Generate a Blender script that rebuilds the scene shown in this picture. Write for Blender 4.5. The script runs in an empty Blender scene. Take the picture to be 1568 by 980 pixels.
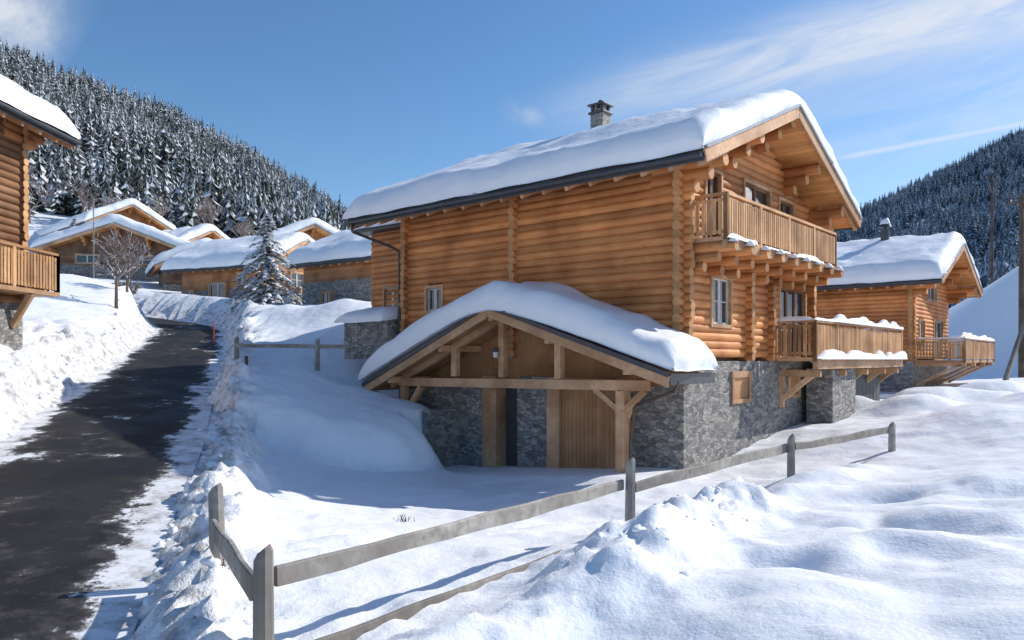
import bpy, math, random
import numpy as np
from mathutils import Vector, Matrix
random.seed(7); rng=np.random.RandomState(7)
scene=bpy.context.scene
# ------------------------------------------------------------------ noise
def _h(ix,iy,s):
    v=np.sin(ix*127.1+iy*311.7+s*74.7)*43758.5453
    return v-np.floor(v)
def vn(x,y,s=0):
    x=np.asarray(x,float);y=np.asarray(y,float)
    ix=np.floor(x);iy=np.floor(y);fx=x-ix;fy=y-iy
    fx=fx*fx*fx*(fx*(fx*6-15)+10);fy=fy*fy*fy*(fy*(fy*6-15)+10)
    a=_h(ix,iy,s);b=_h(ix+1,iy,s);c=_h(ix,iy+1,s);d=_h(ix+1,iy+1,s)
    return (a*(1-fx)+b*fx)*(1-fy)+(c*(1-fx)+d*fx)*fy
def fbm(x,y,o=4,s=0):
    t=0;a=.5;n=0
    for i in range(o):
        c,sn=math.cos(.6*i),math.sin(.6*i)
        t=t+a*vn((x*c-y*sn)*2**i+i*17.3,(x*sn+y*c)*2**i+i*9.1,s+i);n+=a;a*=.5
    return t/n-.5
def ss(a,b,x):
    t=np.clip((x-a)/(b-a),0,1);return t*t*(3-2*t)
# ------------------------------------------------------------------ materials
def newmat(name):
    m=bpy.data.materials.new(name);m.use_nodes=True
    nt=m.node_tree;b=nt.nodes['Principled BSDF'];return m,nt,b
def nd(nt,t,ins=None,**kw):
    n=nt.nodes.new(t)
    for k,v in kw.items(): setattr(n,k,v)
    if ins:
        for k,v in ins.items():
            if isinstance(v,bpy.types.NodeSocket): nt.links.new(v,n.inputs[k])
            else: n.inputs[k].default_value=v
    return n
def c4(c): return (c[0],c[1],c[2],1)
def ramp(nt,fac,stops):
    r=nd(nt,'ShaderNodeValToRGB',{'Fac':fac});e=r.color_ramp.elements
    e[0].position,e[0].color=stops[0][0],c4(stops[0][1])
    e[1].position,e[1].color=stops[-1][0],c4(stops[-1][1])
    for p,c in stops[1:-1]:
        x=e.new(p);x.color=c4(c)
    return r.outputs['Color']
def mixc(nt,f,a,b,bt='MIX'):
    n=nt.nodes.new('ShaderNodeMix');n.data_type='RGBA';n.blend_type=bt
    for s,v in ((0,f),(6,a),(7,b)):
        if isinstance(v,bpy.types.NodeSocket): nt.links.new(v,n.inputs[s])
        else: n.inputs[s].default_value=v if s==0 else c4(v)
    return n.outputs[2]
def mth(nt,op,a,b=0,c=0):
    n=nt.nodes.new('ShaderNodeMath');n.operation=op
    for i,v in enumerate((a,b,c)):
        if isinstance(v,bpy.types.NodeSocket): nt.links.new(v,n.inputs[i])
        else: n.inputs[i].default_value=v
    return n.outputs[0]
def coords(nt,scale,kind='Object'):
    tc=nd(nt,'ShaderNodeTexCoord')
    return nd(nt,'ShaderNodeMapping',{'Vector':tc.outputs[kind],'Scale':scale}).outputs[0]
def noise(nt,v,s,d=4,r=.55):
    return nd(nt,'ShaderNodeTexNoise',{'Vector':v,'Scale':s,'Detail':d,'Roughness':r}).outputs[0]
def bump(nt,b,h,st,dist):
    n=nd(nt,'ShaderNodeBump',{'Height':h,'Strength':st,'Distance':dist});nt.links.new(n.outputs[0],b.inputs['Normal']);return n
def ramp_f(nt,f,a,b):
    n=nd(nt,'ShaderNodeMapRange',{'Value':f,'From Min':a,'From Max':b});n.clamp=True
    return n.outputs[0]
def mk_snow(name,dirt=False):
    m,nt,b=newmat(name)
    tc=nd(nt,'ShaderNodeNewGeometry').outputs['Position']
    n1=noise(nt,tc,1.7,4,.5);n2=noise(nt,tc,26,3,.6)
    col=ramp(nt,n1,[(.3,(.845,.875,.925)),(.7,(.90,.912,.93))])
    hh=mth(nt,'ADD',mth(nt,'MULTIPLY',n1,.8),mth(nt,'MULTIPLY',n2,.09))
    if dirt:
        a=nd(nt,'ShaderNodeAttribute',attribute_name='dirt').outputs['Fac']
        n3=noise(nt,tc,3.5,6,.7)
        f=mth(nt,'MULTIPLY',a,ramp_f(nt,n3,.44,.66))
        col=mixc(nt,f,col,(.34,.305,.27))
        n4=noise(nt,tc,9,5,.65)
        hh=mth(nt,'ADD',hh,mth(nt,'MULTIPLY',mth(nt,'ADD',mth(nt,'MULTIPLY',a,.9),.13),n4))
    nt.links.new(col,b.inputs['Base Color']);b.inputs['Roughness'].default_value=.55
    b.inputs['Specular IOR Level'].default_value=.2
    bump(nt,b,hh,.55,.14)
    return m
def mk_wood(name,c1,c2,scale,rough=.6,bst=.3,dark=None,tintamt=.5):
    m,nt,b=newmat(name)
    v=coords(nt,scale);v2=coords(nt,(1,1,1))
    n=noise(nt,v,1.0,5,.6);k=noise(nt,v2,.9,3,.5)
    col=ramp(nt,n,[(.3,c1),(.72,c2)])
    col=mixc(nt,ramp_f(nt,k,.4,.75),col,dark or (c1[0]*.6,c1[1]*.55,c1[2]*.5))
    vk=nd(nt,'ShaderNodeTexVoronoi',{'Vector':v2,'Scale':2.6}).outputs['Distance']
    col=mixc(nt,mth(nt,'MULTIPLY',mth(nt,'SUBTRACT',1,ramp_f(nt,vk,.05,.11)),.6),col,(c1[0]*.35,c1[1]*.3,c1[2]*.3))
    a=nd(nt,'ShaderNodeAttribute',attribute_name='tint').outputs['Fac']
    g=mth(nt,'ADD',1-tintamt/2,mth(nt,'MULTIPLY',a,tintamt))
    mul=nd(nt,'ShaderNodeVectorMath',{0:col},operation='SCALE');nt.links.new(g,mul.inputs['Scale'])
    nt.links.new(mul.outputs[0],b.inputs['Base Color'])
    b.inputs['Roughness'].default_value=rough;b.inputs['Specular IOR Level'].default_value=.25
    bump(nt,b,n,bst,.02);return m
def mk_plain(name,c,rough=.5,metal=0,spec=.5):
    m,nt,b=newmat(name)
    v=coords(nt,(1,1,1));n=noise(nt,v,5,4)
    nt.links.new(ramp(nt,n,[(.3,tuple(x*.8 for x in c)),(.7,tuple(min(1,x*1.15) for x in c))]),b.inputs['Base Color'])
    b.inputs['Roughness'].default_value=rough;b.inputs['Metallic'].default_value=metal;b.inputs['Specular IOR Level'].default_value=spec
    return m
def mk_stone(name,sc=3.6,ca=(.13,.125,.12),cb=(.40,.38,.35),mortar=(.36,.345,.32)):
    m,nt,b=newmat(name)
    v0=coords(nt,(1,1,1.9));wn=nd(nt,'ShaderNodeTexNoise',{'Vector':v0,'Scale':2.5,'Detail':3})
    v=nd(nt,'ShaderNodeVectorMath',{0:v0,1:nd(nt,'ShaderNodeVectorMath',{0:wn.outputs['Color'],'Scale':.3},operation='SCALE').outputs[0]},operation='ADD').outputs[0]
    vo=nd(nt,'ShaderNodeTexVoronoi',{'Vector':v,'Scale':sc});ve=nd(nt,'ShaderNodeTexVoronoi',{'Vector':v,'Scale':sc},feature='DISTANCE_TO_EDGE')
    sep=nd(nt,'ShaderNodeSeparateColor',{0:vo.outputs['Color']})
    n=noise(nt,v,11,6,.7)
    col=ramp(nt,sep.outputs[0],[(0,ca),(.5,tuple((x+y)/2 for x,y in zip(ca,cb))),(.8,cb),(1,(cb[0]*1.0,cb[1]*.93,cb[2]*.8))])
    col=mixc(nt,.85,col,ramp(nt,n,[(.32,(.50,.50,.52)),(.68,(1.3,1.28,1.25))]),'MULTIPLY')
    e=ramp_f(nt,ve.outputs['Distance'],.01,.05)
    col=mixc(nt,e,mortar,col)
    nt.links.new(col,b.inputs['Base Color']);b.inputs['Roughness'].default_value=.85
    bump(nt,b,mth(nt,'ADD',e,mth(nt,'MULTIPLY',n,1.0)),.9,.05);return m
M={}
M['snow']=mk_snow('snow');M['ground']=mk_snow('snow_ground',True)
M['log']=mk_wood('log_wood',(.52,.205,.070),(.74,.345,.132),(.9,.9,26),dark=(.36,.130,.044),tintamt=.6)
M['end']=mk_wood('end_grain',(.50,.26,.11),(.68,.40,.20),(12,12,12),tintamt=.5)
M['soffit']=mk_wood('soffit_wood',(.62,.28,.095),(.76,.39,.15),(1.2,14,14),tintamt=.4)
M['beam']=mk_wood('beam_wood',(.52,.30,.165),(.68,.43,.25),(6,6,6),tintamt=.4)
M['rail']=mk_wood('railing_wood',(.48,.26,.12),(.64,.39,.20),(9,9,3),tintamt=.6)
M['plankv']=mk_wood('plank_wood',(.42,.215,.10),(.54,.295,.15),(14,14,1.2),tintamt=.3)
M['darkwood']=mk_wood('dark_wood',(.22,.11,.055),(.34,.18,.09),(1,1,22),tintamt=.5)
M['vwood1']=mk_wood('brown_cladding',(.40,.18,.075),(.55,.28,.12),(1,1,22),tintamt=.5)
M['vwood2']=mk_wood('dark_cladding',(.20,.12,.08),(.32,.20,.13),(1,1,22),tintamt=.5)
M['grey']=mk_wood('weathered_wood',(.23,.21,.185),(.46,.425,.38),(7,7,7),rough=.8,bst=.6,dark=(.18,.16,.14),tintamt=.4)
M['bark']=mk_wood('bark',(.10,.075,.055),(.18,.14,.11),(9,9,3),rough=.9)
M['fascia']=mk_plain('dark_fascia',(.055,.06,.07),.45)
M['flash']=mk_plain('metal_flashing',(.30,.32,.35),.4,.5)
M['black']=mk_plain('black_interior',(.02,.018,.017),.8)
M['pipe']=mk_plain('copper_pipe',(.10,.07,.055),.4,.5)
M['glass']=mk_plain('window_glass',(.03,.04,.05),.06,0,.9)
M['white']=mk_plain('white_frame',(.62,.60,.56),.5)
M['stone']=mk_stone('stone_masonry',5.2,(.16,.157,.155),(.46,.445,.42),(.36,.345,.325))
M['chim']=mk_stone('chimney_stone',8,(.28,.26,.24),(.52,.49,.45))
M['voidpanel']=mk_plain('dark_void_panel',(.05,.055,.06),.6)  # near-black colour painted in for the shade inside openings
M['redp']=mk_plain('red_marker',(.55,.05,.03),.5)
# ------------------------------------------------------------------ mesh builder
class MB:
    def __init__(s): s.v=[];s.f=[];s.m=[];s.t=[];s.sm=[];s.mats=[]
    def mi(s,k):
        if k not in s.mats: s.mats.append(k)
        return s.mats.index(k)
    def add(s,vs,fs,mat,tint=None,smooth=False):
        o=len(s.v);s.v+= [tuple(p) for p in vs];i=s.mi(mat)
        if tint is None: tint=random.random()
        for f in fs:
            s.f.append(tuple(a+o for a in f));s.m.append(i);s.t.append(tint);s.sm.append(smooth)
    def box(s,x0,x1,y0,y1,z0,z1,mat,tint=None):
        vs=[(x0,y0,z0),(x1,y0,z0),(x1,y1,z0),(x0,y1,z0),(x0,y0,z1),(x1,y0,z1),(x1,y1,z1),(x0,y1,z1)]
        s.add(vs,[(3,2,1,0),(4,5,6,7),(0,1,5,4),(1,2,6,5),(2,3,7,6),(3,0,4,7)],mat,tint)
    def beam(s,p0,p1,w,h,mat,up=(0,0,1),tint=None):
        p0=Vector(p0);p1=Vector(p1);d=(p1-p0).normalized();up=Vector(up)
        sx=d.cross(up)
        if sx.length<1e-3: sx=d.cross(Vector((1,0,0)))
        sx.normalize();u=sx.cross(d).normalized()
        vs=[]
        for p in (p0,p1):
            for a,b in ((-1,-1),(1,-1),(1,1),(-1,1)):
                vs.append(p+sx*a*w/2+u*b*h/2)
        s.add(vs,[(0,3,2,1),(4,5,6,7),(0,1,5,4),(1,2,6,5),(2,3,7,6),(3,0,4,7)],mat,tint)
    def cyl(s,p0,p1,r0,r1=None,n=10,mat='log',tint=None,cap=None):
        if r1 is None:r1=r0
        p0=Vector(p0);p1=Vector(p1);d=(p1-p0).normalized()
        a=d.cross(Vector((0,0,1)))
        if a.length<1e-3:a=Vector((1,0,0))
        a.normalize();b=a.cross(d)
        vs=[]
        for p,r in ((p0,r0),(p1,r1)):
            for i in range(n):
                t=2*math.pi*i/n;vs.append(p+a*math.cos(t)*r+b*math.sin(t)*r)
        s.add(vs,[(i,(i+1)%n,(i+1)%n+n,i+n) for i in range(n)],mat,tint,True)
        s.add(vs,[tuple(range(n)),tuple(range(2*n-1,n-1,-1))],cap or mat,tint)
    def obj(s,name,parent=None,bevel=0,loc=None):
        me=bpy.data.meshes.new(name);me.from_pydata(s.v,[],s.f)
        for k in s.mats: me.materials.append(M[k])
        me.polygons.foreach_set('material_index',s.m);me.polygons.foreach_set('use_smooth',s.sm)
        at=me.attributes.new('tint','FLOAT','FACE');at.data.foreach_set('value',s.t)
        me.update();o=bpy.data.objects.new(name,me);scene.collection.objects.link(o)
        if parent:o.parent=parent
        if loc:o.location=loc
        if bevel:
            b=o.modifiers.new('bevel','BEVEL');b.width=bevel;b.segments=2;b.limit_method='ANGLE';b.angle_limit=1.0
        return o
def empty(name,loc=(0,0,0),rot=0):
    e=bpy.data.objects.new(name,None);scene.collection.objects.link(e);e.location=loc;e.rotation_euler=(0,0,rot);e.empty_display_size=.5;return e
def npmesh(name,V,F,mats,smooth=True,parent=None,attrs=None,midx=None):
    me=bpy.data.meshes.new(name);V=np.asarray(V,dtype=np.float32);F=np.asarray(F,dtype=np.int32)
    k=F.shape[1]
    me.vertices.add(len(V));me.vertices.foreach_set('co',V.ravel())
    me.loops.add(F.size);me.loops.foreach_set('vertex_index',F.ravel())
    me.polygons.add(len(F));me.polygons.foreach_set('loop_start',np.arange(0,F.size,k,dtype=np.int32))
    for m in mats: me.materials.append(M[m])
    me.polygons.foreach_set('use_smooth',np.full(len(F),smooth))
    if attrs:
        for nme,(dom,val) in attrs.items():
            a=me.attributes.new(nme,'FLOAT',dom);a.data.foreach_set('value',np.asarray(val,dtype=np.float32))
    me.update(calc_edges=True);me.validate()
    o=bpy.data.objects.new(name,me);scene.collection.objects.link(o)
    if parent:o.parent=parent
    return o
def gridfaces(nx,ny,off=0,flip=False):
    i=np.arange(nx-1)[:,None];j=np.arange(ny-1)[None,:]
    a=(i*ny+j).ravel();f=np.stack([a,a+ny,a+ny+1,a+1],1)+off
    return f[:,::-1] if flip else f
def edge_samples(L,step=.35):
    ed=[0,.02,.06,.12,.2,.3,.42,.58]
    n=max(2,int((L-1.3)/step))
    return np.array([e for e in ed]+list(np.linspace(.75,L-.75,n))+[L-e for e in ed[::-1]])
def snow_slab(name,parent,x0,x1,y0,y1,zf,T=.6,R=.5,wob=.12,seed=1,step=.3,droop=.06,bulge=.16,tfun=None):
    xs=edge_samples(x1-x0,step);ys=edge_samples(y1-y0,step)
    X,Y=np.meshgrid(xs,ys,indexing='ij')
    dx=np.minimum(X,(x1-x0)-X);dy=np.minimum(Y,(y1-y0)-Y)
    pr=lambda d:np.sqrt(np.clip(1-(1-np.clip(d/R,0,1))**2,0,1))
    P=pr(dx)*pr(dy)
    sx=np.where(X<(x1-x0)/2,-1,1);sy=np.where(Y<(y1-y0)/2,-1,1)
    ex=np.exp(-dx/.5);ey=np.exp(-dy/.5)
    x=x0+X+sx*ex*(wob*2*fbm(Y*1.3,sx*5.0,4,seed)+bulge*np.sqrt(pr(dx))*(1-np.clip(dx/R,0,1)))
    y=y0+Y+sy*ey*(wob*2*fbm(X*1.3,sy*7.0,4,seed+9)+bulge*np.sqrt(pr(dy))*(1-np.clip(dy/R,0,1)))
    th=T*(1+.6*fbm(x*.5,y*.5,3,seed+3)+.22*fbm(x*2.3,y*2.3,3,seed+4))
    if tfun is not None: th=th*tfun(x,y)
    base=zf(x,y)-droop*np.maximum(ex*0,ey)*(1.0+1.5*fbm(x*.9,y*.3,2,seed+6))
    top=base+th*P
    bot=base-.015
    nx,ny=X.shape
    V=np.concatenate([np.stack([x,y,top],-1).reshape(-1,3),np.stack([x,y,bot],-1).reshape(-1,3)])
    F=np.concatenate([gridfaces(nx,ny),gridfaces(nx,ny,nx*ny,True)])
    idx=[i*ny for i in range(nx)]+[(nx-1)*ny+j for j in range(1,ny)]+[i*ny+ny-1 for i in range(nx-2,-1,-1)]+[j for j in range(ny-2,0,-1)]
    n=nx*ny;rim=[(idx[k],idx[k]+n,idx[(k+1)%len(idx)]+n,idx[(k+1)%len(idx)]) for k in range(len(idx))]
    F=np.concatenate([F,np.array(rim)])
    return npmesh(name,V,F,['snow'],True,parent)
def snow_strip(mb,p0,p1,w,h,seed=None,step=.1):
    p0=Vector(p0);p1=Vector(p1);L=(p1-p0).length;n=max(4,int(L/step));d=(p1-p0)/L
    sx=d.cross(Vector((0,0,1)));sx.normalize();k=7;vs=[];s=random.random()*50
    for i in range(n+1):
        t=i/n;e=min(1,min(t,1-t)*L/.08+.02)
        hh=h*(.35+1.3*float(vn(t*L*1.6+s,s)))*math.sqrt(e);ww=w*(.8+.45*float(vn(t*L*3+s,s+4)))*(.6+.4*e)
        c=p0+d*L*t
        for j in range(k):
            a=math.pi*j/(k-1);vs.append(c+sx*math.cos(a)*ww/2+Vector((0,0,math.sin(a)**.7*hh-.005 if 0<j<k-1 else -.012)))
    fs=[(i*k+j,i*k+j+1,(i+1)*k+j+1,(i+1)*k+j) for i in range(n) for j in range(k-1)]
    fs+=[tuple(range(k)),tuple(range(n*k+k-1,n*k-1,-1))]
    mb.add(vs,fs,'snow',.5,True)
# ------------------------------------------------------------------ terrain
HR=math.atan2(-.655,.756);AX,AY=4.3,19.0
cH,sH=math.cos(HR),math.sin(HR)
def toloc(x,y): return (x-AX)*cH+(y-AY)*sH, -(x-AX)*sH+(y-AY)*cH
CP=np.array([
(0,0,1.15),(5,2,1.35),(-1.5,2.5,.3),(3,5,1.1),(.6,5,.6),(5,8,1.05),(8,12,1.1),(14,22,1.6),(9.1,18,.75),(5.56,15,.4),(2.2,10.4,.45),(-1.98,6,.35),(-3.3,8.7,.5),
(0,13,.1),(-3,14.5,.1),(-4.6,13,.45),(2.5,17,.08),(-1,20,-.15),(-3.5,19,.0),(3,13.3,.2),(-6,18,.75),(-5.2,15.5,.45),(-8,21.5,1.45),(-6.0,25,1.5),(-3.5,25.5,1.2),(-9,27,2.95),(-5,28.2,3.0),(-3.5,29.5,3.8),
(-10.5,32,3.9),(-7,34,4.7),(-7,40,5.9),(-10.5,38,5.2),(-14,48,6.5),(4.3,18.5,.08),(6.5,20.6,.3),(10.4,25.4,.95),(11.5,24,1.05),(4,35,4),(13,36,1.3),(20,37,1.3),(20,29,1.5),(27,26,1.8),(30,48,1.7),(9,20,1.0),
(-11.5,15,1.9),(-12.5,18,2.8),(-14.5,22,3.5),(-20,20,4.0),(-17,28,4.1),(-20,38,6.2),(-26,45,8),(-13,8,1.0),(-12,11,1.4),(-25,5,3),
(-8,45,6.2),(-19,60,7.6),(-24,58,7.4),(-50,78,11.5),(-42,76,11.3),(-66,98,17),(-54,98,16.6),(-28,76,10.2),(-60,115,23),(-85,140,33),(-40,130,21),(-50,200,35),(-75,200,50),(-70,300,50),(-150,250,84),(-110,200,60),
(-330,300,160),(-225,330,132),(-193,380,132),(-166,420,121),(-150,450,110),(-140,480,98),(-128,520,86),(-119,540,75),(-60,600,50),(-300,480,135),(-200,600,80),
(0,100,8),(0,200,18),(0,400,32),(60,600,60),(0,900,110),(-205,900,172),(-400,900,180),(-700,700,220),(-700,100,160),(-700,1200,250),
(46,70,3),(52,70,9),(60,74,18),(75,120,9),(100,150,14),(180,300,42),(205,300,58),(330,600,136),(275,600,112),(400,600,172),(520,600,225),(400,900,150),(150,400,48),(230,450,74),(60,110,6),
(800,800,300),(800,200,150),(800,1300,250),(0,1300,150),(60,20,3),(60,-20,4),(0,-60,1),(-60,-60,0),(300,-60,30),(-60,25,11),(-80,60,22),(800,-80,100),(-700,-80,80)],float)
def tps_fit(P,reg=1e-3):
    n=len(P);d=np.hypot(P[:,None,0]-P[None,:,0],P[:,None,1]-P[None,:,1])
    K=np.where(d>0,d*d*np.log(d+1e-12),0)/1000.
    K=K+np.eye(n)*reg;Q=np.c_[np.ones(n),P[:,:2]/100.]
    A=np.zeros((n+3,n+3));A[:n,:n]=K;A[:n,n:]=Q;A[n:,:n]=Q.T
    return np.linalg.solve(A,np.r_[P[:,2],0,0,0])
W_=tps_fit(CP,1e-3)
def tps(x,y):
    sh=x.shape;x=x.ravel();y=y.ravel();out=W_[-3]+W_[-2]*x/100+W_[-1]*y/100
    for i in range(len(CP)):
        d2=(x-CP[i,0])**2+(y-CP[i,1])**2+1e-12
        out=out+W_[i]*.5*d2*np.log(d2)/1000.
    return out.reshape(sh)
RD=np.array([(-2,-8,-.9),(-3,-3,-.5),(-4.3,2,-.15),(-5.6,6.5,.28),(-6.8,10,.6),(-8.4,15,1.15),(-10.2,20,1.7),(-11.9,25,2.3),(-13.6,30,3.0),(-15.8,36,3.8),(-18.2,42,4.75),(-22.5,46.5,5.5),(-30,49,6.6),(-40,50,8)],float)
def catmull(P,n=14):
    out=[];P=np.vstack([2*P[0]-P[1],P,2*P[-1]-P[-2]])
    for i in range(1,len(P)-2):
        for k in range(n):
            t=k/n;a,b,c,d=P[i-1:i+3]
            out.append(.5*((2*b)+(c-a)*t+(2*a-5*b+4*c-d)*t*t+(3*b-a-3*c+d)*t**3))
    out.append(P[-2]);return np.array(out)
RC=catmull(RD);HW=1.9
def road_dist(x,y):
    best=np.full(x.shape,1e9);z=np.zeros(x.shape)
    for a,b in zip(RC[:-1],RC[1:]):
        dx,dy=b[0]-a[0],b[1]-a[1];t=np.clip(((x-a[0])*dx+(y-a[1])*dy)/(dx*dx+dy*dy),0,1)
        d=np.hypot(x-a[0]-t*dx,y-a[1]-t*dy);m=d<best
        best=np.where(m,d,best);z=np.where(m,a[2]+t*(b[2]-a[2]),z)
    return best,z
def seg_d(x,y,a,b):
    dx,dy=b[0]-a[0],b[1]-a[1];t=np.clip(((x-a[0])*dx+(y-a[1])*dy)/(dx*dx+dy*dy),0,1)
    return np.hypot(x-a[0]-t*dx,y-a[1]-t*dy),t
FP=[]
_r=random.Random(3)
for pts in (((5.4,5.0),(6.8,8.6),(9.6,12.6),(13.0,18.5)),):
    for a,b in zip(pts[:-1],pts[1:]):
        L=math.hypot(b[0]-a[0],b[1]-a[1]);n=int(L/.38)
        for i in range(n):
            t=i/n;sd_=.13*(1 if i%2 else -1);ux,uy=(b[0]-a[0])/L,(b[1]-a[1])/L
            FP.append((a[0]+(b[0]-a[0])*t-uy*sd_+_r.uniform(-.04,.04),a[1]+(b[1]-a[1])*t+ux*sd_+_r.uniform(-.04,.04),ux,uy))
def Hgt(x,y,dirt=False):
    x=np.asarray(x,float);y=np.asarray(y,float)
    h=tps(x,y);r=np.hypot(x,y-15)
    near=1-ss(45,80,r)
    h=h+near*(.24*fbm(x*.4,y*.4,3,1)+.11*fbm(x*1.25,y*1.25,3,2))
    fg=np.exp(-((x-5)/4.5)**2-((y-8.5)/4.5)**2);h=h+fg*(.75*np.abs(fbm(x*.5+3,y*.42,2,12))-.05+.14*fbm(x*1.3,y*1.1,2,15)+.04*fbm(x*3.5,y*3.5,3,13))
    h=h+ss(100,250,r)*14*fbm(x*.012,y*.012,4,5)
    lx,ly=toloc(x,y)
    wq=.25*fbm(x*.7,y*.7,2,71)
    q=((x+5.3)/3.7)**2+((y-22.3)/2.9)**2+wq
    m=1.25*np.sqrt(np.clip(1-np.clip(q,0,1)**2.4,0,1));h=h+m
    f=ss(-7.7,-7.2,lx)*(1-ss(-.1,.9,lx))*ss(-3.0,-2.0,ly)*(1-ss(.2,.6,ly))
    h=h*(1-f)+f*(-.02+.25*ss(-4,0,lx)-.25*ss(-3,-7,lx))
    # snow ridge thrown up against the fence
    d,t=seg_d(x,y,(.9,8.0),(3.5,12.0))
    lump=np.abs(fbm(x*1.7,y*1.7,2,21));l2=np.abs(fbm(x*4.2+.6*fbm(x*3,y*3,2,77),y*4.2,3,22))
    h=h+np.exp(-(d/.66)**2)*(.30+.30*vn(x*1.1,y*1.1,9))+np.exp(-(d/.85)**2)*(lump*.55+l2*.34-.08)
    d,t=seg_d(x,y,(3.4,12.2),(7.2,16.0));h=h+.20*np.exp(-(d/.6)**2)*(.6+vn(x*1.2,y*1.2,4))
    d,t=seg_d(x,y,(-1.7,5.3),(1.0,7.4));h=h+.22*np.exp(-(d/.42)**2)*(.6+.8*vn(x*1.6,y*1.6,14))+np.exp(-(d/.7)**2)*.3*np.abs(fbm(x*3.2,y*3.2,4,33))
    d,t=seg_d(x,y,(-2.2,6.2),(1.5,10.6));h=h+np.exp(-(d/.8)**2)*.12*fbm(x*3,y*3,3,31)
    for cx,cy,rr,dd in ((2.9,8.0,.5,-.28),(6.1,12.2,.5,-.30),(4.2,10.0,.45,-.16),(1.9,6.6,.35,-.08),(4.9,9.2,.6,-.14),(7.6,11.2,.6,-.16)):
        h=h+dd*np.exp(-(((x-cx)/rr)**2+((y-cy)/(rr*.8))**2))
    d,t=seg_d(x,y,(-3.2,10.5),(3.0,14.4));h=h-.07*np.exp(-((d-.35)/.16)**2)*(.5+vn(x*2,y*2,61))
    h=h+.85*np.exp(-(((x+8.2)/2.4)**2+((y-36)/1.6)**2))+.6*np.exp(-(((x+11.2)/1.3)**2+((y-37.5)/1.6)**2))+.5*np.exp(-(((x+6)/2)**2+((y-31)/1.2)**2))
    for cx,cy,rr,hh in ((13.5,25.5,1.3,.55),(15.4,28,1.4,.7),(17.5,27.5,1.2,.5),(19.8,31,1.8,.8),(12.3,27.3,.8,.5),(17,24,1.4,.35),(21.5,27,1.1,.5),(12.5,20,1.6,.28)):
        h=h+hh*np.exp(-(((x-cx)/rr)**2+((y-cy)/rr)**2)**1.4)
    lb=np.exp(-((x+15.5)/3)**2-((y-27)/9)**2);h=h+lb*(1.3*np.abs(fbm(x*.8,y*.8,3,41))+.6*fbm(x*2.5,y*2.5,4,42))
    d,z=road_dist(x,y)
    berm=np.exp(-((d-HW-.75)/.5)**2)*(.12+.42*vn(x*.9,y*.9,51)+.75*fbm(x*2.9,y*2.9,4,52))
    k=ss(HW-.25,HW+1.6,d+.8*fbm(x*1.2,y*1.2,3,55))
    zz=z-.07
    far=ss(60,90,r)
    h2=zz*(1-k)+h*k+np.where(d<HW-.2,0,berm*ss(HW-.2,HW+.4,d))+ss(HW-.2,HW+.3,d)*np.exp(-(np.maximum(d-HW,0)/1.6)**2)*.30*fbm(x*5,y*5,3,53)
    h=h2*(1-far)+h*far
    if dirt:
        for (fx,fy,ux,uy) in FP:
            i0,i1=np.searchsorted(gx,(fx-.5,fx+.5));j0,j1=np.searchsorted(gy,(fy-.5,fy+.5))
            xx=x[i0:i1,j0:j1]-fx;yy=y[i0:i1,j0:j1]-fy;al=xx*ux+yy*uy;ac=-xx*uy+yy*ux
            q=(al/.17)**2+(ac/.10)**2
            h[i0:i1,j0:j1]+=-.13*np.exp(-q**1.3)+.03*np.exp(-((np.sqrt(q)-1.6)/.5)**2)
        return h,np.clip(np.exp(-((np.maximum(d-HW,0))/1.1)**2)*1.2,0,1)
    return h
def axis(lo,a,b,hi,st,g):
    c=list(np.arange(a,b,st));s=st;p=c[-1]
    while p<hi: s*=g;p+=s;c.append(p)
    s=st;p=a;l=[]
    while p>lo: s*=g;p-=s;l.append(p)
    return np.array(l[::-1]+c)
gx=axis(-1200,-13,12,1200,.09,1.055);gy=axis(-90,4.2,27,1500,.09,1.055)
X,Y=np.meshgrid(gx,gy,indexing='ij');Z,D=Hgt(X,Y,True)
npmesh('ground',np.stack([X,Y,Z],-1).reshape(-1,3),gridfaces(len(gx),len(gy)),['ground'],True,None,{'dirt':('POINT',D.ravel())})
def gz(x,y): return float(Hgt(np.array([x]),np.array([y]))[0])
def clods():
    import bmesh
    bm=bmesh.new();bmesh.ops.create_icosphere(bm,subdivisions=2,radius=1);bv=np.array([v.co[:] for v in bm.verts]);bf=np.array([[v.index for v in f.verts] for f in bm.faces]);bm.free()
    R=random.Random(9);P=[]
    for _ in range(430):
        i=R.randrange(30,len(RC)-30);s=R.choice((-1,1,1));w=s*(HW+abs(R.gauss(0,.55))-.15)
        tx,ty=RC[i+1][:2]-RC[i][:2];L=math.hypot(tx,ty);f=R.random()
        P.append((RC[i][0]+tx*f+ty/L*w,RC[i][1]+ty*f-tx/L*w,min(.14,.03+abs(R.gauss(0,.04)))))
    for _ in range(45):
        t=R.random();P.append((.9+2.6*t+R.gauss(0,.3),8.0+4*t+R.gauss(0,.3),min(.07,.015+abs(R.gauss(0,.02)))))
    P=np.array(P);z=Hgt(P[:,0],P[:,1]);VV=[];FF=[];o=0
    for (x,y,s),zz in zip(P,z):
        v=bv*(1+1.1*fbm(bv[:,0]*1.5+x*9,bv[:,1]*1.5+bv[:,2]*1.3+y*7,2,3))[:,None]
        v=v*np.array([s*R.uniform(.8,1.5),s*R.uniform(.7,1.3),s*R.uniform(.5,.9)]);a=R.uniform(0,6.28);c,q=math.cos(a),math.sin(a)
        VV.append(np.stack([x+v[:,0]*c-v[:,1]*q,y+v[:,0]*q+v[:,1]*c,zz+v[:,2]-s*.12],1));FF.append(bf+o);o+=len(bv)
    npmesh('snow_clods',np.concatenate(VV),np.concatenate(FF),['snow'],True)
clods()
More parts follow.
